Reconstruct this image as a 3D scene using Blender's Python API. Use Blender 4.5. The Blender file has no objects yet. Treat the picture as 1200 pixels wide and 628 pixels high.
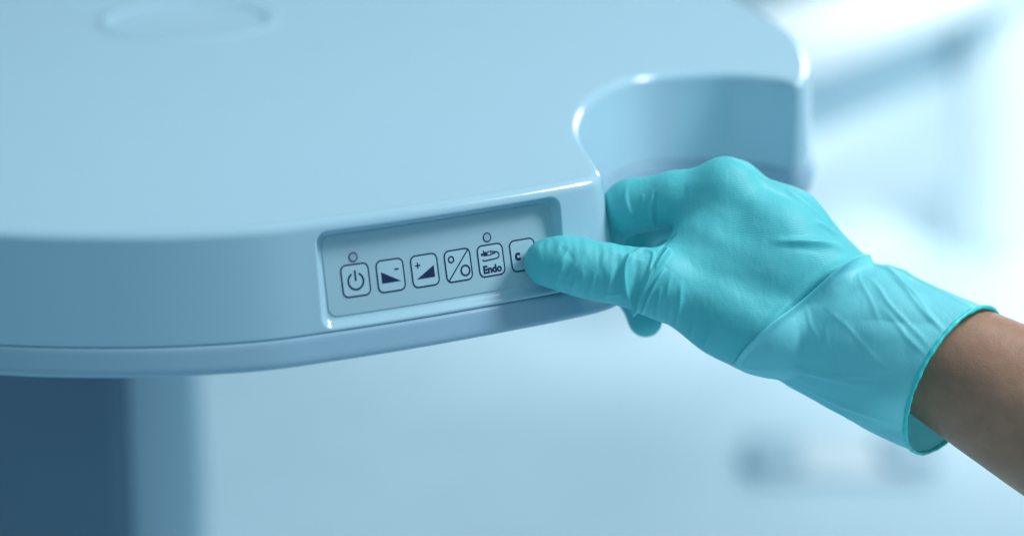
import bpy, bmesh, math, random
import numpy as np
from mathutils import Vector, Matrix, noise

random.seed(4)
S = bpy.context.scene
COL = S.collection

# ------------------------------------------------------------------ camera frame
FPX = 85 / 36 * 1200
PITCH = math.radians(18.3)
CAM = np.array([0.0, 0.0, 1.214])
ZT = 0.90                                   # height of the console's top surface
RX = np.array([1.0, 0, 0])
FW = np.array([0, math.cos(PITCH), -math.sin(PITCH)])
UP = np.array([0, math.sin(PITCH), math.cos(PITCH)])


def ray(px, py):
    return RX * (px - 600) / FPX - UP * (py - 314) / FPX + FW


def at(px, py, depth):
    return CAM + ray(px, py) * depth


def onz(px, py, z=ZT):
    r = ray(px, py)
    return CAM + r * ((z - CAM[2]) / r[2])


def proj(P):
    d = np.asarray(P) - CAM
    t = d @ FW
    return 600 + FPX * (d @ RX) / t, 314 - FPX * (d @ UP) / t, t


# ------------------------------------------------------------------ object helpers
def mesh_obj(name, verts, faces, mat, parent=None, M=None, smooth=True, mats=None, fmat=None):
    """link ONE mesh object; verts are world coordinates, M the wanted world matrix"""
    verts = np.asarray(verts, dtype=float)
    if M is None:
        M = parent.matrix_world.copy() if parent else Matrix.Identity(4)
        if parent is None:
            c = Vector(((verts[:, 0].min() + verts[:, 0].max()) / 2, (verts[:, 1].min() + verts[:, 1].max()) / 2, verts[:, 2].min()))
            M = Matrix.Translation(c)
    inv = np.array(M.inverted())
    loc = verts @ inv[:3, :3].T + inv[:3, 3]
    me = bpy.data.meshes.new(name)
    me.from_pydata(loc.tolist(), [], [list(map(int, f)) for f in faces])
    me.update()
    for m in (mats or [mat]):
        me.materials.append(m)
    if fmat is not None:
        me.polygons.foreach_set('material_index', list(fmat))
    me.polygons.foreach_set('use_smooth', [smooth] * len(me.polygons))
    o = bpy.data.objects.new(name, me)
    COL.objects.link(o)
    if parent:
        o.parent = parent
        o.matrix_parent_inverse = Matrix.Identity(4)
        o.matrix_basis = parent.matrix_world.inverted() @ M
    else:
        o.matrix_basis = M
    bpy.context.view_layer.update()
    return o


def thing(name, label, cat, loc, group=None):
    o = bpy.data.objects.new(name, None)
    COL.objects.link(o)
    o.empty_display_size = 0.05
    o.location = loc
    o['label'] = label
    o['category'] = cat
    if group:
        o['group'] = group
    bpy.context.view_layer.update()
    return o


def bm_data(bm):
    bm.verts.ensure_lookup_table()
    v = np.array([x.co[:] for x in bm.verts])
    f = [[x.index for x in p.verts] for p in bm.faces]
    bm.free()
    return v, f


def box_data(x0, x1, y0, y1, z0, z1, bev=0.004, seg=3, taper=0.0):
    bm = bmesh.new()
    bmesh.ops.create_cube(bm, size=1)
    for v in bm.verts:
        k = 1 - taper if v.co.z < 0 else 1
        v.co = Vector(((x0 + x1) / 2 + v.co.x * (x1 - x0) * k, (y0 + y1) / 2 + v.co.y * (y1 - y0), (z0 + z1) / 2 + v.co.z * (z1 - z0)))
    if bev:
        bmesh.ops.bevel(bm, geom=list(bm.edges), offset=bev, segments=seg, affect='EDGES', profile=0.5)
    return bm_data(bm)


def cat_data(parts):
    V, Fc, n = [], [], 0
    for v, f in parts:
        V.append(np.asarray(v))
        Fc += [[i + n for i in p] for p in f]
        n += len(v)
    return np.concatenate(V), Fc


def cap_faces(loops):
    """triangles that fill a plan outline (loops after the first are holes); points keep their order"""
    from mathutils.geometry import delaunay_2d_cdt
    pts = [Vector(p) for l in loops for p in l]
    ed, k = [], 0
    for l in loops:
        ed += [(k + i, k + (i + 1) % len(l)) for i in range(len(l))]
        k += len(l)
    r = delaunay_2d_cdt(pts, ed, [], 0, 1e-9)
    vv, ff, orig = np.array([v[:] for v in r[0]]), np.array(r[2]), r[3]
    mp = np.array([o[0] if o else -1 for o in orig])
    c = vv[ff].mean(1)
    inside = np.zeros(len(c), bool)
    for l in loops:
        l = np.asarray(l)
        for a, b in zip(l, np.roll(l, -1, 0)):
            if a[1] != b[1]:
                inside ^= ((a[1] > c[:, 1]) != (b[1] > c[:, 1])) & (c[:, 0] < (b[0] - a[0]) * (c[:, 1] - a[1]) / (b[1] - a[1]) + a[0])
    f = mp[ff[inside]]
    return f[(f >= 0).all(1)].tolist()


def sharp(o, ang=35):
    for p in o.data.polygons:
        p.use_smooth = True
    o.data.set_sharp_from_angle(angle=math.radians(ang))


def catmull(pts, n, closed=False):
    P = np.asarray(pts, float)
    out = []
    m = len(P)
    segs = m if closed else m - 1
    for i in range(segs):
        if closed:
            a, b, c, d = P[(i - 1) % m], P[i], P[(i + 1) % m], P[(i + 2) % m]
        else:
            a, b, c, d = P[max(i - 1, 0)], P[i], P[i + 1], P[min(i + 2, m - 1)]
        # centripetal parameterisation
        t0 = 0
        t1 = t0 + max(np.linalg.norm(b - a), 1e-6) ** 0.5
        t2 = t1 + max(np.linalg.norm(c - b), 1e-6) ** 0.5
        t3 = t2 + max(np.linalg.norm(d - c), 1e-6) ** 0.5
        for k in range(n):
            t = t1 + (t2 - t1) * k / n
            A1 = (t1 - t) / (t1 - t0) * a + (t - t0) / (t1 - t0) * b
            A2 = (t2 - t) / (t2 - t1) * b + (t - t1) / (t2 - t1) * c
            A3 = (t3 - t) / (t3 - t2) * c + (t - t2) / (t3 - t2) * d
            B1 = (t2 - t) / (t2 - t0) * A1 + (t - t0) / (t2 - t0) * A2
            B2 = (t3 - t) / (t3 - t1) * A2 + (t - t1) / (t3 - t1) * A3
            out.append((t2 - t) / (t2 - t1) * B1 + (t - t1) / (t2 - t1) * B2)
    if not closed:
        out.append(P[-1])
    return np.array(out)


# ------------------------------------------------------------------ materials
def new_mat(name):
    m = bpy.data.materials.new(name)
    m.use_nodes = True
    nt = m.node_tree
    return m, nt, nt.nodes['Principled BSDF']


def plastic(name, col, rough, bump=0.0, bscale=400, var=0.02, coat=0.0, smudge=0.0):
    m, nt, b = new_mat(name)
    N, L = nt.nodes, nt.links
    tc = N.new('ShaderNodeTexCoord')
    n1 = N.new('ShaderNodeTexNoise')
    n1.inputs['Scale'].default_value = 9
    n1.inputs['Detail'].default_value = 5
    L.new(tc.outputs['Object'], n1.inputs['Vector'])
    mx = N.new('ShaderNodeMix')
    mx.data_type = 'RGBA'
    mx.inputs['A'].default_value = (*[c * (1 - var) for c in col], 1)
    mx.inputs['B'].default_value = (*[min(1, c * (1 + var)) for c in col], 1)
    L.new(n1.outputs['Fac'], mx.inputs['Factor'])
    L.new(mx.outputs['Result'], b.inputs['Base Color'])
    mr = N.new('ShaderNodeMapRange')
    mr.inputs['From Min'].default_value = 0.3
    mr.inputs['From Max'].default_value = 0.75
    mr.inputs['To Min'].default_value = rough
    mr.inputs['To Max'].default_value = rough + smudge
    L.new(n1.outputs['Fac'], mr.inputs['Value'])
    L.new(mr.outputs['Result'], b.inputs['Roughness'])
    if coat:
        b.inputs['Coat Weight'].default_value = coat
        b.inputs['Coat Roughness'].default_value = 0.08
    if bump:
        n2 = N.new('ShaderNodeTexNoise')
        n2.inputs['Scale'].default_value = bscale
        n2.inputs['Detail'].default_value = 3
        L.new(tc.outputs['Object'], n2.inputs['Vector'])
        bp = N.new('ShaderNodeBump')
        bp.inputs['Strength'].default_value = bump
        bp.inputs['Distance'].default_value = 0.001
        L.new(n2.outputs['Fac'], bp.inputs['Height'])
        L.new(bp.outputs['Normal'], b.inputs['Normal'])
    return m


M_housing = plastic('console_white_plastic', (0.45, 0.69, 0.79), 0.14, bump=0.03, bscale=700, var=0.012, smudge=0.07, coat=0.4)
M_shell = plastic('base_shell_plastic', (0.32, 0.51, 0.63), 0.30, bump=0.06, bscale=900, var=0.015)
M_panel = plastic('membrane_grey', (0.41, 0.62, 0.69), 0.36, bump=0.10, bscale=1600, var=0.02)
M_key = plastic('membrane_key', (0.46, 0.69, 0.76), 0.33, bump=0.10, bscale=1600, var=0.02)
M_ink = plastic('navy_ink', (0.006, 0.020, 0.085), 0.45, var=0.05)
M_lens = plastic('indicator_lens', (0.33, 0.52, 0.60), 0.2, var=0.02)
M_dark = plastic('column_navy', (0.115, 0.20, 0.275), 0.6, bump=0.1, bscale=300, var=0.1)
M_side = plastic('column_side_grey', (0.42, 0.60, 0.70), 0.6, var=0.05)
M_shade_panel = plastic('bench_shade', (0.58, 0.76, 0.84), 0.5, var=0.04)  # tone of the shade painted under the bench slab
M_cover = plastic('cover_pale', (0.60, 0.76, 0.83), 0.5, var=0.04)
M_white = plastic('white_laminate', (0.74, 0.86, 0.90), 0.35, bump=0.05, bscale=200, var=0.02)
M_floor = plastic('vinyl_floor', (0.58, 0.78, 0.86), 0.6, bump=0.1, bscale=60, var=0.06)
M_wall = plastic('wall_paint', (0.58, 0.70, 0.74), 0.7, bump=0.1, bscale=300, var=0.04)
M_pedal = plastic('pedal_grey', (0.44, 0.63, 0.73), 0.5, bump=0.2, bscale=300, var=0.05)


def glove_mat(name, col, ribs, transl, rough):
    m, nt, b = new_mat(name)
    N, L = nt.nodes, nt.links
    tc = N.new('ShaderNodeTexCoord')
    n1 = N.new('ShaderNodeTexNoise')
    n1.inputs['Scale'].default_value = 45
    n1.inputs['Detail'].default_value = 6
    L.new(tc.outputs['Object'], n1.inputs['Vector'])
    mx = N.new('ShaderNodeMix')
    mx.data_type = 'RGBA'
    mx.inputs['A'].default_value = (*[c * 0.9 for c in col], 1)
    mx.inputs['B'].default_value = (*[min(1, c * 1.1) for c in col], 1)
    L.new(n1.outputs['Fac'], mx.inputs['Factor'])
    L.new(mx.outputs['Result'], b.inputs['Base Color'])
    b.inputs['Roughness'].default_value = rough
    b.inputs['Specular IOR Level'].default_value = 0.36
    b.inputs['Subsurface Weight'].default_value = 0.12
    b.inputs['Subsurface Radius'].default_value = (0.4, 1.0, 1.0)
    b.inputs['Subsurface Scale'].default_value = 0.003
    # fine grain
    n2 = N.new('ShaderNodeTexNoise')
    n2.inputs['Scale'].default_value = 1500
    n2.inputs['Detail'].default_value = 3
    L.new(tc.outputs['Object'], n2.inputs['Vector'])
    b1 = N.new('ShaderNodeBump')
    b1.inputs['Strength'].default_value = 0.22
    b1.inputs['Distance'].default_value = 0.0004
    L.new(n2.outputs['Fac'], b1.inputs['Height'])
    last = b1
    # soft creases
    mp = N.new('ShaderNodeMapping')
    mp.inputs['Scale'].default_value = (1.0, 0.45, 1.0)
    mp.inputs['Rotation'].default_value = (0, 0, 0.5)
    L.new(tc.outputs['Object'], mp.inputs['Vector'])
    n3 = N.new('ShaderNodeTexNoise')
    n3.inputs['Scale'].default_value = 130
    n3.inputs['Detail'].default_value = 4
    n3.inputs['Distortion'].default_value = 0.6
    L.new(mp.outputs['Vector'], n3.inputs['Vector'])
    b3 = N.new('ShaderNodeBump')
    b3.inputs['Strength'].default_value = 0.22
    b3.inputs['Distance'].default_value = 0.0022
    L.new(n3.outputs['Fac'], b3.inputs['Height'])
    L.new(last.outputs['Normal'], b3.inputs['Normal'])
    last = b3
    if ribs:
        mp2 = N.new('ShaderNodeMapping')
        mp2.inputs['Rotation'].default_value = (0, 0, 0.10)
        L.new(tc.outputs['Object'], mp2.inputs['Vector'])
        w = N.new('ShaderNodeTexWave')
        w.bands_direction = 'Y'
        w.inputs['Scale'].default_value = 270
        w.inputs['Distortion'].default_value = 1.6
        w.inputs['Detail'].default_value = 2.5
        w.inputs['Detail Scale'].default_value = 1.2
        L.new(mp2.outputs['Vector'], w.inputs['Vector'])
        at_ = N.new('ShaderNodeAttribute')
        at_.attribute_name = 'stretch'
        mm = N.new('ShaderNodeMath')
        mm.operation = 'MULTIPLY'
        nm = N.new('ShaderNodeTexNoise')
        nm.inputs['Scale'].default_value = 38
        nm.inputs['Detail'].default_value = 3
        L.new(tc.outputs['Object'], nm.inputs['Vector'])
        rm = N.new('ShaderNodeMapRange')
        rm.inputs['From Min'].default_value, rm.inputs['From Max'].default_value = 0.35, 0.68
        L.new(nm.outputs['Fac'], rm.inputs['Value'])
        m0 = N.new('ShaderNodeMath')
        m0.operation = 'MULTIPLY'
        L.new(w.outputs['Fac'], m0.inputs[0])
        L.new(rm.outputs['Result'], m0.inputs[1])
        L.new(m0.outputs['Value'], mm.inputs[0])
        L.new(at_.outputs['Fac'], mm.inputs[1])
        b4 = N.new('ShaderNodeBump')
        b4.inputs['Strength'].default_value = 0.13
        b4.inputs['Distance'].default_value = 0.0005
        L.new(mm.outputs['Value'], b4.inputs['Height'])
        L.new(last.outputs['Normal'], b4.inputs['Normal'])
        last = b4
    L.new(last.outputs['Normal'], b.inputs['Normal'])
    if transl:
        tr = N.new('ShaderNodeBsdfTranslucent')
        tr.inputs['Color'].default_value = (*[min(1, c * 1.3) for c in col], 1)
        ms = N.new('ShaderNodeMixShader')
        ms.inputs['Fac'].default_value = transl
        L.new(b.outputs['BSDF'], ms.inputs[1])
        L.new(tr.outputs['BSDF'], ms.inputs[2])
        L.new(ms.outputs['Shader'], N['Material Output'].inputs['Surface'])
    return m


M_glove = glove_mat('nitrile_teal', (0.115, 0.61, 0.645), True, 0.0, 0.54)
M_cuff = glove_mat('nitrile_cuff', (0.25, 0.84, 0.90), False, 0.20, 0.46)
M_bead = glove_mat('nitrile_bead', (0.06, 0.72, 0.70), False, 0.0, 0.40)


def skin_mat():
    m, nt, b = new_mat('skin_brown')
    N, L = nt.nodes, nt.links
    tc = N.new('ShaderNodeTexCoord')
    n1 = N.new('ShaderNodeTexNoise')
    n1.inputs['Scale'].default_value = 28
    n1.inputs['Detail'].default_value = 7
    n1.inputs['Roughness'].default_value = 0.65
    L.new(tc.outputs['Object'], n1.inputs['Vector'])
    cr = N.new('ShaderNodeValToRGB')
    e = cr.color_ramp.elements
    e[0].position, e[0].color = 0.30, (0.33, 0.165, 0.10, 1)
    e[1].position, e[1].color = 0.72, (0.52, 0.275, 0.17, 1)
    L.new(n1.outputs['Fac'], cr.inputs['Fac'])
    # scattered small moles
    vo = N.new('ShaderNodeTexVoronoi')
    vo.inputs['Scale'].default_value = 42
    L.new(tc.outputs['Object'], vo.inputs['Vector'])
    mr = N.new('ShaderNodeMapRange')
    mr.inputs['From Min'].default_value = 0.05
    mr.inputs['From Max'].default_value = 0.12
    mr.inputs['To Min'].default_value = 0.72
    mr.inputs['To Max'].default_value = 1.0
    L.new(vo.outputs['Distance'], mr.inputs['Value'])
    mu = N.new('ShaderNodeMix')
    mu.data_type = 'RGBA'
    mu.blend_type = 'MULTIPLY'
    mu.inputs['Factor'].default_value = 1
    L.new(cr.outputs['Color'], mu.inputs['A'])
    L.new(mr.outputs['Result'], mu.inputs['B'])
    L.new(mu.outputs['Result'], b.inputs['Base Color'])
    b.inputs['Roughness'].default_value = 0.45
    b.inputs['Subsurface Weight'].default_value = 0.15
    b.inputs['Subsurface Radius'].default_value = (1.0, 0.4, 0.2)
    b.inputs['Subsurface Scale'].default_value = 0.004
    v2 = N.new('ShaderNodeTexVoronoi')
    v2.feature = 'DISTANCE_TO_EDGE'
    v2.inputs['Scale'].default_value = 750
    L.new(tc.outputs['Object'], v2.inputs['Vector'])
    b1 = N.new('ShaderNodeBump')
    b1.inputs['Strength'].default_value = 0.2
    b1.inputs['Distance'].default_value = 0.0004
    L.new(v2.outputs['Distance'], b1.inputs['Height'])
    n4 = N.new('ShaderNodeTexNoise')
    n4.inputs['Scale'].default_value = 160
    n4.inputs['Detail'].default_value = 5
    L.new(tc.outputs['Object'], n4.inputs['Vector'])
    b2 = N.new('ShaderNodeBump')
    b2.inputs['Strength'].default_value = 0.25
    b2.inputs['Distance'].default_value = 0.0012
    L.new(n4.outputs['Fac'], b2.inputs['Height'])
    L.new(b1.outputs['Normal'], b2.inputs['Normal'])
    L.new(b2.outputs['Normal'], b.inputs['Normal'])
    return m


M_skin = skin_mat()

# ------------------------------------------------------------------ console
rim_px = [(0, 271), (100, 273.5), (200, 272.5), (300, 267), (370, 259), (450, 248.5), (507, 240.3), (580, 229), (647, 218), (686, 210.5), (700, 206.3),
          (704.5, 201), (703, 196), (697, 187), (688, 175), (680, 159), (679, 142), (690, 120), (720, 98), (760, 88), (840, 84),
          (900, 89), (932, 95), (943, 93.5), (948, 86), (949, 73), (940, 50), (920, 30), (895, 14), (870, 0)]
rim = [onz(*q)[:2] for q in rim_px]
rim += [np.array(q) for q in [(0.115, 1.555), (0.03, 1.63), (-0.10, 1.67), (-0.25, 1.65), (-0.36, 1.55), (-0.42, 1.37), (-0.415, 1.18), (-0.35, 1.05), (-0.29, 1.015)]]
dense = catmull(rim, 40, closed=True)
seg = np.linalg.norm(np.roll(dense, -1, 0) - dense, axis=1)
cum = np.concatenate([[0], np.cumsum(seg)])
LTOT = cum[-1]
densec = np.vstack([dense, dense[:1]])


def _pt(s):
    s = np.mod(s, LTOT)
    return np.stack([np.interp(s, cum, densec[:, 0]), np.interp(s, cum, densec[:, 1])], -1)


def rim_at(s):
    """point and outward normal of the plan outline at arc length s"""
    s = np.asarray(s, float)
    h = 0.0018
    P = (_pt(s - h) + 2 * _pt(s) + _pt(s + h)) / 4
    T = _pt(s + h) - _pt(s - h)
    T = T / np.linalg.norm(T, axis=-1, keepdims=True)
    return P, np.stack([T[..., 1], -T[..., 0]], -1)


# outward flare of the wall, z measured down from the top (negative)
FIL, ZSEAM, ZBOT, DRAFT = 0.005, -0.0500, -0.0628, 0.155
ss = np.linspace(0, LTOT, 8000)
_sc = ss[np.argmin(np.linalg.norm(_pt(ss) - onz(704.5, 201)[:2], axis=1))]
_sl = ss[np.argmin(np.linalg.norm(_pt(ss) - onz(720, 98)[:2], axis=1))]


def draft(s):
    return np.interp(np.mod(s, LTOT), [0, _sc, _sl, _sl + 0.5, LTOT - 0.2, LTOT], [DRAFT, DRAFT, 0.05, 0.05, DRAFT, DRAFT])



PP, NN = rim_at(ss)


def s_for_px(px, z, out=0.0, lo=0.0, hi=0.5):
    k = (ss >= lo) & (ss <= hi)
    W = np.concatenate([PP[k] + NN[k] * (draft(ss[k])[:, None] * -z + out), np.full((k.sum(), 1), ZT + z)], 1)
    d = W - CAM
    t = d @ FW
    x = 600 + FPX * (d @ RX) / t
    return ss[k][np.argmin(abs(x - px))]


S0 = s_for_px(371, -0.012)
S1 = s_for_px(657, -0.012)
ZR0, ZR1 = -0.0050, -0.0486                  # recess top and bottom
RC = 0.0055


def rrect(s, z, s0, s1, z0, z1, r):
    cx, cz = (s0 + s1) / 2, (z0 + z1) / 2
    qx = np.abs(s - cx) - abs(s1 - s0) / 2 + r
    qz = np.abs(z - cz) - abs(z1 - z0) / 2 + r
    return np.hypot(np.maximum(qx, 0), np.maximum(qz, 0)) + np.minimum(np.maximum(qx, qz), 0) - r


def recess(s, z):
    q = rrect(s, z, S0, S1, ZR0, ZR1, RC)
    t = np.clip(-q / 0.0040, 0, 1)
    t = np.sin(t * math.pi / 2) ** 1.25
    dep = np.interp(z, [ZR1, ZR0], [0.0026, 0.0078])
    return dep * t


def wall_pt(s, z, out=0.0):
    s = np.asarray(s, float)
    z = np.asarray(z, float)
    P, Nn = rim_at(s)
    o = draft(s) * -z + out - recess(s, z)
    return np.concatenate([P + Nn * o[..., None], (ZT + z)[..., None]], -1)


def floor_pt(s, z, out=0.0):
    """on the recess floor (no bevel), for the membrane and what is printed on it"""
    s = np.asarray(s, float)
    z = np.asarray(z, float)
    P, Nn = rim_at(s)
    dep = np.interp(z, [ZR1, ZR0], [0.0026, 0.0078])
    o = draft(s) * -z - dep + out
    return np.concatenate([P + Nn * o[..., None], (ZT + z)[..., None]], -1)


console = thing('dental_console', 'glossy pale blue-white dental unit tray with button panel, on a dark column', 'dental unit', (-0.2, 1.3, 0.0))

# s samples: fine on the panel and on the tight corners
sl = []
s = 0.0
while s < LTOT:
    sl.append(s)
    s += 0.0005 if S0 - 0.004 < s < S1 + 0.004 else (0.0011 if s < 0.62 else 0.004)
sl = np.array(sl)
prof = [(-FIL - 0.0010, 0.0)]
phi0 = math.atan(DRAFT)
for k in range(9):
    a = (math.pi / 2 - phi0) * k / 8
    # fillet between the flat top and the drafted wall
    r = FIL
    prof.append((-r + r * math.sin(a) * 1.0, -r + r * math.cos(a)))
xo, zo = prof[-1]
P, Nn = rim_at(sl)
rows = []
for x, z in prof:
    xx = x + (draft(sl)[:, None] * -zo - xo) * (max(0, (x + FIL) / FIL) if x > -FIL else 0)
    rows.append(np.concatenate([P + Nn * xx, np.full((len(sl), 1), ZT + z)], 1))
for z in np.arange(zo - 0.0005, ZSEAM + 0.0012, -0.0005):
    rows.append(wall_pt(sl, np.full(len(sl), z)))
# rolled-in lower edge that makes the seam
for dx, z in ((-0.0001, ZSEAM + 0.0006), (-0.0005, ZSEAM + 0.0002), (-0.003, ZSEAM + 0.0001)):
    rows.append(np.concatenate([P + Nn * (draft(sl)[:, None] * -z + dx), np.full((len(sl), 1), ZT + z)], 1))
n = len(sl)
V = np.concatenate(rows)
Fc = []
for r in range(len(rows) - 1):
    a = r * n + np.arange(n)
    b = r * n + (np.arange(n) + 1) % n
    Fc += np.stack([a, a + n, b + n, b], 1).tolist()
# shallow round dish pressed into the top, far left
pc = onz(207, 47)
pr = 0.0515
nn = 120
dish = []
for k in range(25):                          # low rounded lip, then a shallow floor
    q = k / 24
    dish.append((pr + 0.005 - 0.013 * q, 0.0017 * math.sin(math.pi * q) ** 2 - 0.0010 * q * q * (3 - 2 * q)))
an = np.arange(nn) * 2 * math.pi / nn
dr = [np.stack([pc[0] + r_ * np.cos(an), pc[1] + pr + r_ * np.sin(an), np.full(nn, ZT + z_)], 1) for r_, z_ in dish]
n0 = len(V)
Fc += [[f_ if f_ < n else n0 + f_ - n for f_ in t] for t in cap_faces([V[:n, :2], dr[0][:, :2]])]
V = np.concatenate([V] + dr)
Fc += [[n0 + r * nn + i, n0 + r * nn + (i + 1) % nn, n0 + (r + 1) * nn + (i + 1) % nn, n0 + (r + 1) * nn + i] for r in range(len(dish) - 1) for i in range(nn)]
Fc.append([n0 + (len(dish) - 1) * nn + i for i in range(nn)])
housing = mesh_obj('housing', V, Fc, M_housing, console)
for p_ in housing.data.polygons:
    if len(p_.vertices) == 3:
        p_.use_smooth = False

# lower shell: small lip that flares a little more, rounded under
prof2 = [(-0.004, ZSEAM - 0.0001), (-0.0008, ZSEAM - 0.0001), (0.0000, ZSEAM - 0.0002), (0.0006, ZSEAM - 0.0007)]
for k in range(6):
    prof2.append((0.0010 + 0.0016 * k / 5, ZSEAM - 0.0015 - 0.0082 * k / 5))
for k in range(1, 7):
    a = math.pi / 2 * k / 6
    prof2.append((0.0026 - 0.0035 * (1 - math.cos(a)), ZSEAM - 0.0097 - 0.0033 * math.sin(a)))
prof2.append((-0.005, ZBOT))
sl2 = np.concatenate([np.arange(0, 0.62, 0.0016), np.arange(0.62, LTOT - 0.002, 0.005)])
P, Nn = rim_at(sl2)
n = len(sl2)
lipf = np.interp(draft(sl2), [0.05, DRAFT], [0.65, 1.0])[:, None]
rows = [np.concatenate([P + Nn * (draft(sl2)[:, None] * -z + (x * lipf if x > 0 else x)), np.full((n, 1), ZT + z)], 1) for x, z in prof2]
V = np.concatenate(rows)
Fc = []
for r in range(len(rows) - 1):
    a = r * n + np.arange(n)
    b = r * n + (np.arange(n) + 1) % n
    Fc += np.stack([a, a + n, b + n, b], 1).tolist()
k_ = (len(rows) - 1) * n
Fc += [[k_ + i for i in t] for t in cap_faces([V[k_:, :2]])]
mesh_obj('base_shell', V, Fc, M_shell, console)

# --- membrane control panel, mapped on the recess floor
def rr_outline(cx, cz, w, h, r, k=8):
    pts = []
    for (sx, sz, a0) in ((1, 1, 0), (-1, 1, 90), (-1, -1, 180), (1, -1, 270)):
        for i in range(k + 1):
            a = math.radians(a0 + 90 * i / k)
            pts.append((cx + sx * (w / 2 - r) + r * math.cos(a), cz + sz * (h / 2 - r) + r * math.sin(a)))
    return pts


def ring2d(outer, inner):
    n = len(outer)
    return outer + inner, [[i, (i + 1) % n, n + (i + 1) % n, n + i] for i in range(n)]


def stroke2d(pts, w, closed=False):
    P = np.asarray(pts, float)
    n = len(P)
    if closed:
        T = np.roll(P, -1, 0) - np.roll(P, 1, 0)
    else:
        T = np.gradient(P, axis=0)
    T /= np.linalg.norm(T, axis=1, keepdims=True)
    Nv = np.stack([-T[:, 1], T[:, 0]], 1)
    V = np.concatenate([P + Nv * w / 2, P - Nv * w / 2]).tolist()
    m = n if closed else n - 1
    return V, [[i, (i + 1) % n, n + (i + 1) % n, n + i] for i in range(m)]


def circ(cx, cz, r, k=28, a0=0, a1=360):
    full = abs(a1 - a0) >= 360
    m = k if full else k + 1
    return [(cx + r * math.cos(math.radians(a0 + (a1 - a0) * i / k)), cz + r * math.sin(math.radians(a0 + (a1 - a0) * i / k))) for i in range(m)]


def text2d(txt, size, cx, cz, bold=0.0):
    cu = bpy.data.curves.new('lettering', 'FONT')
    cu.body = txt
    cu.size = size
    cu.align_x, cu.align_y = 'CENTER', 'CENTER'
    cu.offset = bold
    cu.resolution_u = 4
    t = bpy.data.objects.new('lettering', cu)
    COL.objects.link(t)
    dg = bpy.context.evaluated_depsgraph_get()
    me = bpy.data.meshes.new_from_object(t.evaluated_get(dg))
    V = [(cx + v.co.x, cz + v.co.y) for v in me.vertices]
    Fp = [list(p.vertices) for p in me.polygons]
    bpy.data.objects.remove(t)
    bpy.data.curves.remove(cu)
    bpy.data.meshes.remove(me)
    return V, Fp


def on_panel(shapes, out):
    """shapes: (verts2d, faces) in panel (s, z) metres -> world"""
    V, Fc = cat_data([(np.asarray(v, float), f) for v, f in shapes])
    return floor_pt(V[:, 0], V[:, 1], out), Fc


# membrane sheet (inset from the recess bevel, a hair proud of the floor)
inset = 0.0046
a0, a1, b0, b1 = S0 + inset, S1 - inset, ZR0 - inset, ZR1 + inset
gs = np.linspace(a0, a1, 90)
outl = rr_outline((a0 + a1) / 2, (b0 + b1) / 2, a1 - a0, b0 - b1, 0.004, 6)
bm = bmesh.new()
gz = np.linspace(b1, b0, 30)
V, Fc = [], []
for zz in gz:
    for sx in gs:
        x, z = sx, zz
        r = 0.004
        dx = max(0, a0 + r - x, x - (a1 - r))
        dz = max(0, b1 + r - z, z - (b0 - r))
        if dx > 0 and dz > 0:
            m = math.hypot(dx, dz)
            mx_ = max(dx, dz)
            x += (dx - dx * mx_ / m) * (1 if x < (a0 + a1) / 2 else -1)
            z += (dz - dz * mx_ / m) * (1 if z < (b0 + b1) / 2 else -1)
        V.append((x, z))
nx = len(gs)
for j in range(len(gz) - 1):
    for i in range(nx - 1):
        Fc.append([j * nx + i, j * nx + i + 1, (j + 1) * nx + i + 1, (j + 1) * nx + i])
bm.free()
V = np.array(V)
W = floor_pt(V[:, 0], V[:, 1], 0.0004)
loop = [i for i in range(nx)] + [j * nx + nx - 1 for j in range(1, len(gz))] + [(len(gz) - 1) * nx + i for i in range(nx - 2, -1, -1)] + [j * nx for j in range(len(gz) - 2, 0, -1)]
W2 = floor_pt(V[loop, 0], V[loop, 1], -0.0006)
base = len(W)
nl = len(loop)
Fs = [[loop[i], base + i, base + (i + 1) % nl, loop[(i + 1) % nl]] for i in range(nl)]
panel = mesh_obj('control_panel', np.concatenate([W, W2]), Fc + Fs, M_panel, console)
sharp(panel, 40)


def panel_sz(px, py):
    """the (s, z) on the recess floor that this spot of the photograph shows"""
    best = None
    for zz in np.arange(ZR0, ZR1, -0.0004):
        sx = np.linspace(S0, S1, 500)
        W = floor_pt(sx, np.full(500, zz), 0.0005)
        d = W - CAM
        t = d @ FW
        e = (600 + FPX * (d @ RX) / t - px) ** 2 + (314 - FPX * (d @ UP) / t - py) ** 2
        k = int(np.argmin(e))
        if best is None or e[k] < best[0]:
            best = (e[k], sx[k], zz)
    return best[1], best[2]


BW, BH = 0.0136, 0.0144
LW = 0.00064
centres = [(417, 328.5), (457, 322.5), (496, 316.5), (535, 310.5), (574, 304.5), (613, 298.5)]
keys = [panel_sz(*c) for c in centres]
k0, k5 = keys[0], keys[-1]
print('keys', keys)
keys = [(k0[0] + (k5[0] - k0[0]) * i / 5, k0[1] + (k5[1] - k0[1]) * i / 5) for i in range(6)]


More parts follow.
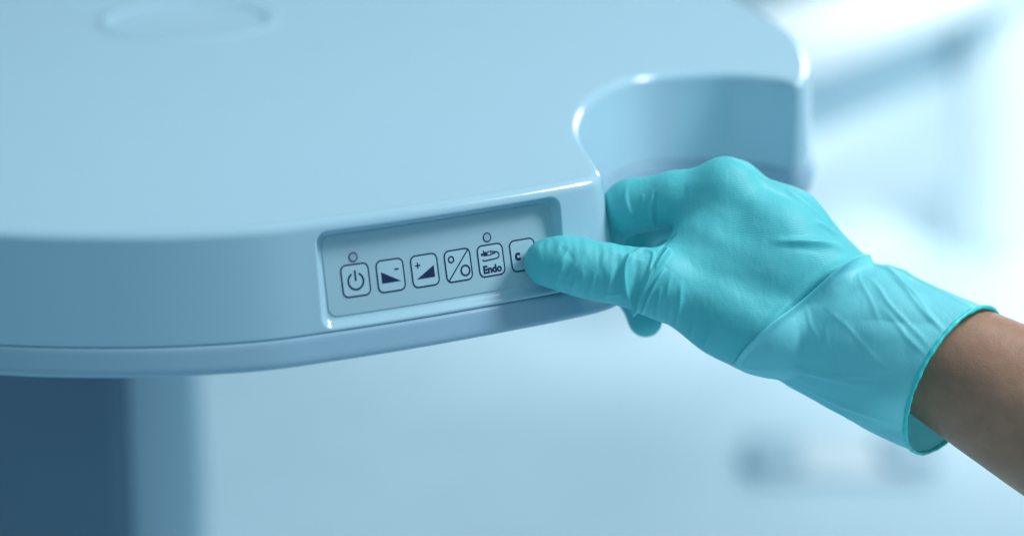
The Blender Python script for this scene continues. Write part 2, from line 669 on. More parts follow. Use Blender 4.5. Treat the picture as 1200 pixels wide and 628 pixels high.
def icon(i, x, z):
    if i == 0:
        return [stroke2d(circ(x, z - 0.0004, 0.0036, 36, 118, 422), 0.00085), stroke2d([(x, z - 0.0003), (x, z + 0.0043)], 0.00085)]
    if i == 1:
        return [([(x - 0.0045, z + 0.0020), (x - 0.0045, z - 0.0030), (x + 0.0047, z - 0.0030)], [[0, 1, 2]]), stroke2d([(x + 0.0021, z + 0.0024), (x + 0.0041, z + 0.0024)], 0.0007)]
    if i == 2:
        return [([(x - 0.0046, z - 0.0034), (x + 0.0046, z - 0.0034), (x + 0.0046, z + 0.0018)], [[0, 1, 2]]),
                stroke2d([(x - 0.0046, z + 0.0026), (x - 0.0020, z + 0.0026)], 0.0006), stroke2d([(x - 0.0033, z + 0.0013), (x - 0.0033, z + 0.0039)], 0.0006)]
    if i == 3:
        return [stroke2d([(x - 0.0058, z - 0.0064), (x + 0.0060, z + 0.0066)], 0.0006), stroke2d(circ(x - 0.0033, z + 0.0030, 0.0013), 0.0007, True),
                stroke2d(circ(x + 0.0032, z - 0.0027, 0.0022), 0.0008, True)]
    if i == 4:
        y = z + 0.0031
        sh = [text2d('Endo', 0.0047, x + 0.0001, z - 0.0040, 0.00022)]
        # little handpiece on a hose that loops back underneath
        sh.append(([(x - 0.0048, y + 0.0005), (x - 0.0048, y - 0.0006), (x - 0.0039, y - 0.0006), (x - 0.0039, y + 0.0005)], [[0, 1, 2, 3]]))
        sh.append(([(x - 0.0036, y + 0.0009), (x - 0.0036, y - 0.0008), (x - 0.0028, y - 0.0010), (x - 0.0020, y - 0.0010), (x - 0.0014, y - 0.0008), (x - 0.0014, y + 0.0007), (x - 0.0026, y + 0.0010)], [[0, 1, 2, 3, 4, 5, 6]]))
        sh.append(([(x - 0.0036, y + 0.0017), (x - 0.0037, y + 0.0010), (x - 0.0030, y + 0.0010), (x - 0.0031, y + 0.0017)], [[0, 1, 2, 3]]))
        sh.append(stroke2d([(x - 0.0048, y - 0.00005), (x - 0.0034, y - 0.00005)], 0.0005))
        sh.append(stroke2d([(x - 0.0014, y + 0.0008), (x + 0.0002, y + 0.0009), (x + 0.0026, y + 0.0004)], 0.00045))
        sh.append(stroke2d([(x - 0.0014, y - 0.0008), (x + 0.0002, y - 0.0007), (x + 0.0026, y - 0.0002)], 0.00045))
        for q in (0.0003, 0.0011, 0.0018):
            sh.append(stroke2d([(x + q, y + 0.0008 - q * 0.2), (x + q, y - 0.0007 + q * 0.2)], 0.0004))
        hose = [(x + 0.0022, y + 0.0002), (x + 0.0034, y + 0.0001), (x + 0.0042, y - 0.0005), (x + 0.0043, y - 0.0016), (x + 0.0037, y - 0.0024), (x + 0.0026, y - 0.0027), (x - 0.0002, y - 0.0028), (x - 0.0036, y - 0.0029), (x - 0.0044, y - 0.0024)]
        sh.append(stroke2d(catmull(hose, 6), 0.0006))
        return sh
    return [text2d('c', 0.0066, x - 0.0030, z + 0.0002, 0.00028)]


for i, (kx, kz) in enumerate(keys):
    po = rr_outline(kx, kz, BW - LW * 2, BH - LW * 2, 0.0022)
    pv, pf = [(kx, kz)] + po, [[0, 1 + j, 1 + (j + 1) % len(po)] for j in range(len(po))]
    V1, F1 = on_panel([(pv, pf)], 0.00052)
    sk = [ring2d(rr_outline(kx, kz, BW, BH, 0.0028), rr_outline(kx, kz, BW - LW * 2, BH - LW * 2, 0.0022))] + icon(i, kx, kz)
    V2, F2 = on_panel(sk[:1], 0.00056)
    V3, F3 = on_panel(sk[1:], 0.00060)
    V, Fc = cat_data([(V1, F1), (V2, F2), (V3, F3)])
    o = mesh_obj('button', V, Fc, None, panel, mats=[M_key, M_ink], fmat=[0] * len(F1) + [1] * (len(F2) + len(F3)), smooth=False)
    o['label'] = ['button with power symbol', 'button with falling wedge and minus sign', 'button with rising wedge and plus sign', 'button with slash between two circles', 'button marked Endo under a handpiece drawing', 'button half hidden by the thumb, letter c showing'][i]
for q in ((413.5, 301), (571, 278.5)):
    kx, kz = panel_sz(*q)
    V1, F1 = on_panel([([(kx, kz)] + circ(kx, kz, 0.0018), [[0, 1 + j, 1 + (j + 1) % 28] for j in range(28)])], 0.00056)
    V2, F2 = on_panel([stroke2d(circ(kx, kz, 0.0019), 0.0005, True)], 0.0006)
    V, Fc = cat_data([(V1, F1), (V2, F2)])
    mesh_obj('indicator', V, Fc, None, panel, mats=[M_lens, M_ink], fmat=[0] * len(F1) + [1] * len(F2), smooth=False)

# column that carries the tray
cl = at(141, 440, 1.58)
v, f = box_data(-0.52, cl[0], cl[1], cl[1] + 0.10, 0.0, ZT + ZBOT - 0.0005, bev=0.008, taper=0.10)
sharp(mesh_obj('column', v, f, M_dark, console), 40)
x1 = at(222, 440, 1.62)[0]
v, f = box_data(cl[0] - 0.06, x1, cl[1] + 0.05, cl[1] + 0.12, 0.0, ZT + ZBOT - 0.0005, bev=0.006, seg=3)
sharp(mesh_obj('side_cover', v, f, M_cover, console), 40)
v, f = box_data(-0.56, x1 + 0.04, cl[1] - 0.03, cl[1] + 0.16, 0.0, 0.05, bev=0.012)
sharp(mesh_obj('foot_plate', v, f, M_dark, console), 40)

# ------------------------------------------------------------------ gloved hand (signed distance field -> mesh)
pw = floor_pt(np.array([s_for_px(640, -0.03)]), np.array([-0.03]))[0]
DP = proj(pw)[2]
KPX = DP / FPX
D0 = DP - 25.5 * KPX                          # depth of the thumb's centre line
print('panel depth', DP, 'corner depth', proj([0.0411, 1.0881, 0.88])[2])


def hv(px, py, dz):
    m = 1 + dz / FPX
    return np.array([(px - 600) * m, (py - 314) * m, dz])


def h2w(V):
    V = np.asarray(V, float)
    return CAM + (V[:, :1] * RX - V[:, 1:2] * UP) * KPX + FW * (D0 + V[:, 2:3] * KPX)


def w2h(P):
    d = np.asarray(P) - CAM
    return np.stack([d @ RX / KPX, -(d @ UP) / KPX, (d @ FW - D0) / KPX], -1)


VOX = 2.0
LO, HI = np.array([0.0, -150, -60]), np.array([470, 175, 330])
dims = ((HI - LO) / VOX).astype(int)
AX = [LO[i] + VOX * np.arange(dims[i]) for i in range(3)]


def round_cone(a, b, r1, r2, marg=46):
    """(slices, distance values) of one tapered capsule on its part of the grid"""
    mn = np.minimum(a - r1, b - r2) - marg
    mxx = np.maximum(a + r1, b + r2) + marg
    sl = []
    for i in range(3):
        i0 = int(np.clip((mn[i] - LO[i]) / VOX, 0, dims[i] - 1))
        i1 = int(np.clip((mxx[i] - LO[i]) / VOX + 1, i0 + 1, dims[i]))
        sl.append(slice(i0, i1))
    X, Y, Z = np.meshgrid(AX[0][sl[0]], AX[1][sl[1]], AX[2][sl[2]], indexing='ij')
    px, py, pz = X - a[0], Y - a[1], Z - a[2]
    ba = b - a
    l2 = ba @ ba
    if l2 < 1e-6:
        return tuple(sl), np.sqrt(px * px + py * py + pz * pz) - r1
    t = np.clip((px * ba[0] + py * ba[1] + pz * ba[2]) / l2, 0, 1)
    # small correction so that the taper is followed along its slope
    d = np.sqrt((px - ba[0] * t) ** 2 + (py - ba[1] * t) ** 2 + (pz - ba[2] * t) ** 2)
    return tuple(sl), d - (r1 + (r2 - r1) * t)


def smin(a, b, k):
    h = np.maximum(k - np.abs(a - b), 0) / k
    return np.minimum(a, b) - h * h * k * 0.25


def field():
    return np.full(tuple(dims), 60.0, dtype=np.float64)


def chain(pts, k=8):
    G = field()
    P = [(hv(*p[:3]), p[3]) for p in pts]
    for (a, ra), (b, rb) in zip(P, P[1:]):
        sl, d = round_cone(a, b, ra, rb)
        G[sl] = smin(G[sl], d, k)
    return G


thumb = [(641, 307, 0, 27), (656, 308.5, 0, 30), (680, 313, 2, 32), (708, 319, 5, 32.5), (738, 325, 9, 33.5), (772, 332, 18, 38)]
thenar = [(772, 332, 18, 37), (848, 366, 34, 46), (890, 386, 38, 46), (970, 416, 52, 43)]
meta_i = [(843, 228, 62, 36), (905, 281, 58, 46), (990, 362, 50, 46)]
meta_m = [(857, 225, 116, 33), (920, 266, 100, 41), (1000, 352, 84, 44)]
meta_r = [(866, 238, 168, 31), (925, 290, 140, 36), (1005, 360, 110, 42)]
meta_l = [(874, 268, 218, 28), (930, 318, 176, 33), (1008, 372, 130, 40)]
wrist = [(985, 366, 66, 50), (1040, 397, 56, 56)]
web = [(800, 300, 34, 26), (830, 262, 54, 34)]
web2 = [(812, 318, 30, 28), (880, 320, 45, 42)]
valley = [(832, 292, 44, 36), (905, 322, 42, 45)]
gap_fill = [(788, 340, 72, 30), (850, 345, 78, 36)]  # volume added to block light from below the thumb gap
palm_fill = [(830, 340, 75, 36), (880, 330, 150, 40), (960, 380, 110, 44)]
idx = [(843, 228, 62, 36), (790, 235, 76, 34), (738, 243, 92, 32), (714, 256, 118, 28), (706, 286, 142, 24)]
mid = [(857, 225, 116, 33), (748, 262, 176, 29), (728, 318, 176, 25), (754, 368, 146, 20), (755, 376, 144, 19.5)]
rin = [(866, 238, 172, 31), (762, 270, 236, 27), (742, 318, 236, 24), (762, 348, 216, 20)]
lit = [(874, 268, 218, 28), (792, 292, 276, 24), (768, 328, 280, 21), (778, 348, 264, 18)]

palm = field()
for c in (thenar, meta_i, meta_m, meta_r, meta_l, wrist, palm_fill, gap_fill, valley):
    P = [(hv(*p[:3]), p[3]) for p in c]
    for (a, ra), (b, rb) in zip(P, P[1:]):
        sl_, d = round_cone(a, b, ra, rb)
        palm[sl_] = smin(palm[sl_], d, 26)
for c in (web, web2):
    P = [(hv(*p[:3]), p[3]) for p in c]
    for (a, ra), (b, rb) in zip(P, P[1:]):
        sl_, d = round_cone(a, b, ra, rb)
        palm[sl_] = smin(palm[sl_], d, 20)
fing = field()
for c in (idx, mid, rin, lit):
    fing = np.minimum(fing, chain(c))
G = smin(palm, fing, 14)
G = smin(G, chain(thumb, 10), 16)
for c in [(850, 219, 66, 33), (858, 219, 112, 29)]:      # knuckle heads
    h = hv(*c[:3])
    sl_, d = round_cone(h, h, c[3], c[3])
    G[sl_] = smin(G[sl_], d, 14)
del palm, fing


def surface_nets(G):
    ins = G < 0
    nx, ny, nz = G.shape
    cs = np.zeros((nx - 1, ny - 1, nz - 1), dtype=np.int8)
    for dx in (0, 1):
        for dy in (0, 1):
            for dz in (0, 1):
                cs += ins[dx:nx - 1 + dx, dy:ny - 1 + dy, dz:nz - 1 + dz]
    act = (cs > 0) & (cs < 8)
    I = np.argwhere(act)
    idm = -np.ones(act.shape, dtype=np.int64)
    idm[act] = np.arange(len(I))
    acc = np.zeros((len(I), 3))
    cnt = np.zeros(len(I))
    corners = [(0, 0, 0), (1, 0, 0), (0, 1, 0), (1, 1, 0), (0, 0, 1), (1, 0, 1), (0, 1, 1), (1, 1, 1)]
    for i, a in enumerate(corners):
        for b in corners[i + 1:]:
            if sum(abs(p - q) for p, q in zip(a, b)) != 1:
                continue
            va = G[I[:, 0] + a[0], I[:, 1] + a[1], I[:, 2] + a[2]]
            vb = G[I[:, 0] + b[0], I[:, 1] + b[1], I[:, 2] + b[2]]
            k = (va < 0) != (vb < 0)
            t = np.where(k, va / np.where(k, va - vb, 1), 0)
            pnt = np.array(a) + t[:, None] * (np.array(b) - np.array(a))
            acc[k] += pnt[k]
            cnt[k] += 1
    V = LO + VOX * (I + acc / cnt[:, None])
    Fa = []
    for ax in range(3):
        u, v = (ax + 1) % 3, (ax + 2) % 3
        sa = [slice(None)] * 3
        sb = [slice(None)] * 3
        sa[ax] = slice(0, -1)
        sb[ax] = slice(1, None)
        A, B = ins[tuple(sa)], ins[tuple(sb)]
        E = np.argwhere(A != B)
        E = E[(E[:, u] > 0) & (E[:, v] > 0) & (E[:, u] < G.shape[u] - 1) & (E[:, v] < G.shape[v] - 1)]
        flip = A[E[:, 0], E[:, 1], E[:, 2]]
        q = []
        for du, dv in ((-1, -1), (0, -1), (0, 0), (-1, 0)):
            c = E.copy()
            c[:, u] += du
            c[:, v] += dv
            q.append(idm[c[:, 0], c[:, 1], c[:, 2]])
        q = np.stack(q, 1)
        q[~flip] = q[~flip][:, ::-1]
        Fa.append(q)
    return V, np.concatenate(Fa)


HVv, HF = surface_nets(G)
del G
print('hand mesh', len(HVv), len(HF))

person = thing('person', 'person reaching in with a bare brown forearm and teal disposable glove, thumb on the buttons', 'person', tuple(at(1010, 380, D0)))
Mview = Matrix((( *RX, 0), (*(-UP), 0), (*FW, 0), (0, 0, 0, 1))).transposed()
# local axes: x right, y down the hand, z away; scale stays 1 (metres)
Mg = Matrix.Translation(Vector(at(860, 300, D0))) @ Mview.to_3x3().to_4x4()


def smoothed(V, Fc, lvl, it):
    me = bpy.data.meshes.new('tmp')
    me.from_pydata(V.tolist(), [], Fc.tolist())
    o = bpy.data.objects.new('tmp', me)
    COL.objects.link(o)
    m = o.modifiers.new('s', 'SMOOTH')
    m.factor, m.iterations = 0.5, it
    if lvl:
        m = o.modifiers.new('d', 'SUBSURF')
        m.levels = m.render_levels = lvl
    dg = bpy.context.evaluated_depsgraph_get()
    e = bpy.data.meshes.new_from_object(o.evaluated_get(dg))
    n = len(e.vertices)
    co = np.empty(n * 3)
    e.vertices.foreach_get('co', co)
    no = np.empty(n * 3)
    e.vertex_normals.foreach_get('vector', no)
    lp = np.empty(len(e.loops), dtype=np.int64)
    e.loops.foreach_get('vertex_index', lp)
    bpy.data.objects.remove(o)
    bpy.data.meshes.remove(me)
    bpy.data.meshes.remove(e)
    return co.reshape(-1, 3), no.reshape(-1, 3), lp.reshape(-1, 4)


HVv, HN, HF = smoothed(HVv, HF, 1, 5)
if HN[:, 2].mean() * 0 + (HN * (HVv - HVv.mean(0))).sum() < 0:
    HN = -HN
    HF = HF[:, ::-1]
m = 1 + HVv[:, 2] / FPX
QX, QY = HVv[:, 0] / m + 600, HVv[:, 1] / m + 314
front = np.clip((-HN[:, 2] + 0.25) / 0.5, 0, 1) * np.clip((150 - HVv[:, 2]) / 40, 0, 1)


def ridge(poly, w, h, sharpness=2.0, taper=0.25):
    """raise (h>0) or press in (h<0) a fold of the glove along a line"""
    global DISP
    P = catmull(poly, 8)
    n = len(P)
    best = np.full(len(QX), 1e9)
    tt = np.zeros(len(QX))
    mn, mxx = P.min(0) - 4 * w, P.max(0) + 4 * w
    k = np.where((QX > mn[0]) & (QX < mxx[0]) & (QY > mn[1]) & (QY < mxx[1]) & (front > 0))[0]
    if not len(k):
        return
    x, y = QX[k], QY[k]
    bd, bt = np.full(len(k), 1e9), np.zeros(len(k))
    for i in range(n - 1):
        a, b = P[i], P[i + 1]
        d = b - a
        t = np.clip(((x - a[0]) * d[0] + (y - a[1]) * d[1]) / (d @ d + 1e-9), 0, 1)
        dd = np.hypot(x - a[0] - d[0] * t, y - a[1] - d[1] * t)
        q = dd < bd
        bd[q] = dd[q]
        bt[q] = (i + t[q]) / (n - 1)
    tp = np.clip(bt / taper, 0, 1) * np.clip((1 - bt) / taper, 0, 1)
    tp = tp * tp * (3 - 2 * tp) if taper > 0 else 1
    DISP[k] += h * (1.35 if h > 0 else 1.2) * np.exp(-(bd / w) ** sharpness) * tp * front[k]


DISP = np.zeros(len(QX))
# folds where the thumb meets the hand
ridge([(738, 298), (731, 312), (731, 332), (736, 350), (744, 366)], 3.0, 4.2, taper=0.12)
ridge([(742, 368), (750, 347), (762, 322), (774, 304), (784, 292)], 3.4, 5.6, taper=0.15)
ridge([(750, 370), (757, 350), (767, 330), (779, 314)], 2.4, 3.8, taper=0.3)
ridge([(746, 358), (755, 337), (767, 314)], 1.6, -3.0, taper=0.3)
ridge([(737, 299), (750, 293), (763, 297), (760, 314), (752, 336)], 2.2, 2.4, taper=0.25)
ridge([(724, 298), (722, 320), (727, 347)], 5.0, -2.0, taper=0.3)
ridge([(747, 304), (743, 328), (745, 350)], 5, -2.6, taper=0.3)
# thumb pulp and phalanx wrinkles
for p, w, h in [([(668, 287), (657, 306), (645, 316)], 2.6, 1.8), ([(664, 300), (656, 318), (650, 336)], 2.4, 1.7), ([(679, 300), (668, 318), (662, 328)], 2.2, 1.2),
                ([(674, 322), (670, 340)], 2.0, 1.2), ([(697, 316), (693, 332), (689, 350)], 2.2, 1.5), ([(716, 318), (712, 336), (706, 352)], 2.4, 1.5),
                ([(683, 316), (680, 334)], 1.8, 0.8), ([(706, 296), (703, 316)], 2.0, 0.7), ([(700, 342), (716, 345), (733, 344)], 1.8, 1.2),
                ([(640, 318), (656, 327), (672, 331)], 3.0, -0.8), ([(686, 294), (680, 310), (678, 322)], 3.0, 0.8), ([(652, 288), (664, 296), (676, 312)], 3.0, -0.7), ([(658, 284), (650, 296)], 1.8, 0.8),
                # thenar
                ([(773, 335), (769, 356), (767, 378)], 2.2, 2.2), ([(797, 328), (794, 356), (789, 388)], 2.4, 2.4), ([(784, 350), (781, 380)], 2.0, 1.4), ([(786, 318), (781, 336), (779, 352)], 2.2, 1.4),
                ([(812, 372), (806, 398)], 2.4, 0.9), ([(758, 352), (760, 374)], 2.2, 1.3), ([(830, 388), (822, 408)], 2.6, 0.9)]:
    ridge(p, w * 1.3, h * 0.95, 1.7, taper=0.5)
ridge([(771, 294), (780, 284), (791, 273)], 1.3, -1.8)
# index finger folds
ridge([(734, 214), (732, 232), (737, 250), (748, 266)], 2.6, 1.6, taper=0.45)
ridge([(764, 222), (761, 242), (764, 262), (770, 284)], 2.6, 1.5, taper=0.45)
ridge([(767, 226), (766, 244), (768, 264)], 2.0, -1.6)
ridge([(752, 228), (751, 248)], 2.0, 0.6)
# folds on the back of the hand towards the wrist
ridge([(898, 283), (936, 283), (974, 288), (1012, 308)], 4.4, 3.2, taper=0.4)
ridge([(905, 291), (938, 292), (972, 298)], 4.0, -0.7, taper=0.45)
ridge([(950, 258), (978, 277), (1004, 301)], 2.6, 2.4)
ridge([(1020, 303), (1000, 308), (975, 315), (948, 331), (920, 356), (894, 384), (872, 410)], 6.0, 3.6, taper=0.2)
ridge([(918, 224), (945, 244), (970, 266)], 2.6, 1.0)
# general unevenness of thin rubber
rg = np.random.default_rng(3)


def fbm(P, sc, octv=3):
    out = np.zeros(len(P))
    a = 1.0
    for o_ in range(octv):
        k = rg.normal(size=(7, 3)) * sc * 2 ** o_
        ph = rg.uniform(0, 6.28, 7)
        out += a * np.sin(P @ k.T + ph).sum(1) / 7
        a *= 0.5
    return out


DISP += fbm(HVv, 0.035) * 1.0
tz = np.clip((778 - QX) / 40, 0, 1) * np.clip((QY - 270) / 20, 0, 1) * front
DISP += tz * fbm(HVv * np.array([1.6, 0.5, 0.5]), 0.09, 3) * 1.7
DISP += front * np.clip((QX - 765) / 20, 0, 1) * np.clip((QY - 300) / 60, 0, 1) * np.clip((865 - QX) / 30, 0, 1) * fbm(HVv * np.array([1.5, 0.6, 0.6]) + 40, 0.07, 3) * 0.9
HVv = HVv + HN * DISP[:, None]
HW = h2w(HVv)
glove = mesh_obj('glove', HW, HF, M_glove, person, M=Mg)
st = np.clip((QX - 790) / 60, 0, 1) * np.clip((430 - QY) / 60, 0, 1) * 0.9 + 0.1
at_ = glove.data.attributes.new('stretch', 'FLOAT', 'POINT')
at_.data.foreach_set('value', st)

# --- cuff: thin loose tube with a rolled bead
T_ = [(1004, 303), (1022, 309), (1042, 313), (1075, 327), (1118, 346), (1157, 361)]
B_ = [(868, 424), (890, 436), (925, 455), (975, 482), (1020, 507), (1068, 527)]
BU = [(-8, -6), (-9, -6), (-12, -9), (-20, -12), (-27, -15), (-34, -17)]      # near side shifted towards the fingers
ZC = [66, 62, 56, 46, 36, 26]
RD = [66, 68, 72, 76, 78, 79]
NU = 260
T_, B_, BU = catmull(T_, 26), catmull(B_, 26), catmull(BU, 26)
ZC, RD = catmull(np.stack([ZC, ZC], 1), 26)[:, 0], catmull(np.stack([RD, RD], 1), 26)[:, 0]
NR = len(T_)
th = np.linspace(0, 2 * math.pi, NU, endpoint=False)
CV = []
for r in range(NR):
    u = r / (NR - 1)
    c = (T_[r] + B_[r]) / 2
    e = (T_[r] - B_[r]) / 2
    near = np.sin(th)
    x = c[0] + e[0] * np.cos(th) + BU[r][0] * near
    y = c[1] + e[1] * np.cos(th) + BU[r][1] * near
    z = ZC[r] - RD[r] * near
    CV.append(np.stack([hv(a, b, d) for a, b, d in zip(x, y, z)]))
CV = np.array(CV)
cen = CV.mean(1, keepdims=True)
rad = CV - cen
rad /= np.linalg.norm(rad, axis=-1, keepdims=True)
U_, TH = np.meshgrid(np.linspace(0, 1, NR), th, indexing='ij')
hold = np.clip(U_ / 0.1, 0, 1) * np.clip((1 - U_) / 0.10, 0, 1)
flat = CV.reshape(-1, 3)
dsp = (np.abs(fbm(flat * np.array([0.7, 1.2, 1.0]) + 9, 0.03, 2)) * 3.4 - 1.4 + fbm(flat, 0.09, 2) * 0.5).reshape(NR, NU) * hold
# raised fold where the hand part ends (strong on the back, dying out towards the thumb side)
amp = np.clip(0.45 + 0.75 * np.cos(TH - 0.75), 0, 1) * (1 - 0.7 * np.clip(np.cos(TH), 0, 1) ** 6)
low_ = np.clip((0.1 - np.cos(TH - 0.75)) / 0.8, 0, 1)
dsp += -3.0 * np.clip(1 - U_ / (0.03 + 0.14 * low_), 0, 1) + amp * 6.2 * np.exp(-((U_ - 0.055) / 0.032) ** 2)
# the loose tube starts flush on the hand and leaves it gradually
from mathutils.bvhtree import BVHTree
hand_tree = BVHTree.FromPolygons(HVv.tolist(), HF.tolist())
cc, rr = CV - cen, rad
base_r = np.linalg.norm(cc, axis=-1)
hand_r = np.zeros((NR, NU))
for r in range(NR):
    u = r / (NR - 1)
    if u > 0.75:
        break
    t = np.clip(u / 0.42, 0, 1)
    t = t * t * (3 - 2 * t)
    for i in range(NU):
        hit = hand_tree.ray_cast(Vector(cen[r, 0] + rad[r, i] * 190), Vector(-rad[r, i]))
        if hit[0] is not None and 190 - hit[3] > 20:
            hand_r[r, i] = 190 - hit[3]
            base_r[r, i] = (190 - hit[3] + 0.8) * (1 - t) + base_r[r, i] * t
k_ = np.array([1, 2, 3, 2, 1]) / 9.0
for _ in range(3):                            # even the join out
    base_r = sum(w_ * np.roll(base_r, o_, 1) for w_, o_ in zip(k_, (-2, -1, 0, 1, 2)))
    pad = np.pad(base_r, ((2, 2), (0, 0)), mode='edge')
    base_r = sum(w_ * pad[o_:o_ + NR] for w_, o_ in zip(k_, range(5)))
base_r = np.maximum(base_r, hand_r + 1.2)
for _ in range(2):
    pad = np.pad(base_r, ((2, 2), (0, 0)), mode='edge')
    base_r = np.maximum(sum(w_ * pad[o_:o_ + NR] for w_, o_ in zip(k_, range(5))), hand_r + 0.9)
CV = cen + rad * base_r[..., None]
dsp *= 1 - 0.6 * np.clip(1 - U_ / 0.3, 0, 1) * (np.cos(TH - 0.75) < -0.2)
# pulled creases running from the bead
for a_c, u_c, slope, ln, wd, hgt in [(0.62, 0.62, 1.3, 0.30, 0.035, 3.0), (0.80, 0.72, 1.2, 0.24, 0.03, 2.4), (1.05, 0.66, 1.0, 0.26, 0.03, 2.2), (0.42, 0.45, 1.0, 0.30, 0.035, 2.8),
                                    (1.30, 0.80, 0.9, 0.16, 0.03, 1.8), (0.95, 0.40, 1.4, 0.22, 0.03, 1.5), (0.28, 0.70, 0.6, 0.25, 0.03, 2.4), (0.15, 0.50, 0.3, 0.35, 0.035, 2.2),
                                    (2.30, 0.55, -1.0, 0.22, 0.05, 2.8), (2.62, 0.66, -0.6, 0.20, 0.05, 3.2), (2.05, 0.70, -1.6, 0.14, 0.035, 2.6), (2.45, 0.30, -0.5, 0.22, 0.04, 2.0),
                                    (2.85, 0.45, 0.2, 0.30, 0.05, 2.6), (1.75, 0.30, 1.2, 0.20, 0.03, 1.3), (1.60, 0.55, 0.7, 0.22, 0.03, 1.2), (1.95, 0.50, 2.4, 0.10, 0.04, 1.8)]:
    du = U_ - u_c
    q = (TH - a_c - slope * du - 0.015 * np.sin(U_ * 17 + a_c * 9)) / wd
    dsp += 0.85 * hgt * np.exp(-np.abs(q) ** 1.6) * np.exp(-(du / ln) ** 4) * hold
fin_r = base_r + dsp
fin_r = np.where((hand_r > 0) & (U_ > 0.10), np.maximum(fin_r, hand_r + 0.8), fin_r)
CV = cen + rad * fin_r[..., None]
V = h2w(CV.reshape(-1, 3))
Fc = [[r * NU + i, r * NU + (i + 1) % NU, (r + 1) * NU + (i + 1) % NU, (r + 1) * NU + i] for r in range(NR - 1) for i in range(NU)]
cuff = mesh_obj('cuff', V, Fc, M_cuff, glove, M=Mg)
RP = CV[-1]
tan = np.roll(RP, -1, 0) - np.roll(RP, 1, 0)
tan /= np.linalg.norm(tan, axis=1, keepdims=True)
nrm = rad[-1]
bin_ = np.cross(tan, nrm)
V, Fc = [], []
for i in range(NU):
    for j in range(12):
        a = 2 * math.pi * j / 12
        q = 2.6 + 0.35 * math.sin(i * 0.37) + 0.25 * math.sin(i * 0.91)
        V.append(RP[i] + (nrm[i] * math.cos(a) + bin_[i] * math.sin(a)) * q)
Fc = [[i * 12 + j, i * 12 + (j + 1) % 12, ((i + 1) % NU) * 12 + (j + 1) % 12, ((i + 1) % NU) * 12 + j] for i in range(NU) for j in range(12)]
mesh_obj('cuff_bead', h2w(np.array(V)), Fc, M_bead, glove, M=Mg)

# --- bare forearm, one continuous tube, closed ends
TA = [(1020, 322), (1070, 334), (1120, 351), (1165, 367), (1215, 388), (1300, 424), (1420, 470), (1600, 540), (1800, 620)]
BA = [(965, 428), (1005, 446), (1045, 470), (1085, 499), (1130, 532), (1205, 584), (1310, 655), (1480, 760), (1690, 880)]
ZA = [62, 52, 42, 30, 16, -8, -40, -90, -150]
RA = [48, 53, 58, 62, 66, 74, 84, 96, 104]
TA, BA = catmull(TA, 14), catmull(BA, 14)
ZA, RA = catmull(np.stack([ZA, ZA], 1), 14)[:, 0], catmull(np.stack([RA, RA], 1), 14)[:, 0]
NR, NU = len(TA), 96
th = np.linspace(0, 2 * math.pi, NU, endpoint=False)
V = []
for r in range(NR):
    c, e = (TA[r] + BA[r]) / 2, (TA[r] - BA[r]) / 2
    nr_ = np.sin(th)
    sq = 1.0
    x = c[0] + e[0] * np.cos(th) - 16 * nr_
    y = c[1] + e[1] * np.cos(th) - 8 * nr_
    z = ZA[r] - RA[r] * nr_
    V.append(np.stack([hv(a, b, d) for a, b, d in zip(x, y, z)]))
V = np.array(V)
cen = V.mean(1, keepdims=True)
rad = V - cen
rad /= np.linalg.norm(rad, axis=-1, keepdims=True)
dsp = fbm(V.reshape(-1, 3), 0.016, 2).reshape(NR, NU) * 2.0
V = V + rad * dsp[..., None]
V = V.reshape(-1, 3)
Fc = [[r * NU + i, r * NU + (i + 1) % NU, (r + 1) * NU + (i + 1) % NU, (r + 1) * NU + i] for r in range(NR - 1) for i in range(NU)]
n0 = len(V)
V = np.vstack([V, V[:NU].mean(0), V[-NU:].mean(0)])
Fc += [[n0, (i + 1) % NU, i] for i in range(NU)] + [[n0 + 1, (NR - 1) * NU + i, (NR - 1) * NU + (i + 1) % NU] for i in range(NU)]
mesh_obj('forearm', h2w(V), Fc, M_skin, person, M=Mg)
for o in (glove, cuff):
    o.data.update()
for nm in ('housing', 'base_shell', 'round_pad', 'control_panel', 'cuff', 'cuff_bead', 'forearm', 'glove', 'button', 'indicator'):
    for o in [o for o in bpy.data.objects if o.name.split('.')[0] == nm]:
        bm = bmesh.new()
        bm.from_mesh(o.data)
        if nm in ('button', 'indicator'):
            pass
        else:
            bmesh.ops.recalc_face_normals(bm, faces=bm.faces)
        bm.to_mesh(o.data)
        bm.free()

# ------------------------------------------------------------------ the room behind, as far as it shows
def setting(name, v, f, mat):
    o = mesh_obj(name, v, f, mat, smooth=False)
    o['kind'] = 'structure'
    return o


setting('floor', [(-8, -4, 0), (8, -4, 0), (8, 5.6, 0), (-8, 5.6, 0)], [[0, 1, 2, 3]], M_floor)
v, f = box_data(-8, 8, 5.6, 5.75, 0.0, 2.9, bev=0)
setting('wall', v, f, M_wall)

# white bench: thick top running away to the right, panel leg
a = at(925, 62, 3.2)
b = at(1400, -55, 4.3)
d2 = (b - a)[:2]
ang = math.atan2(d2[1], d2[0])
zt = a[2]
bench = thing('bench', 'blurred low white bench with a thick slab top and panel leg, behind the gloved hand', 'bench', (a[0], a[1], 0))
Rm = Matrix.Translation((a[0], a[1], 0)) @ Matrix.Rotation(ang, 4, 'Z')


def bench_part(name, x0, x1, y0, y1, z0, z1, mat, bev=0.01):
    v, f = box_data(x0, x1, y0, y1, z0, z1, bev=bev)
    v = np.array([Rm @ Vector(q) for q in v])
    sharp(mesh_obj(name, v, f, mat, bench), 40)


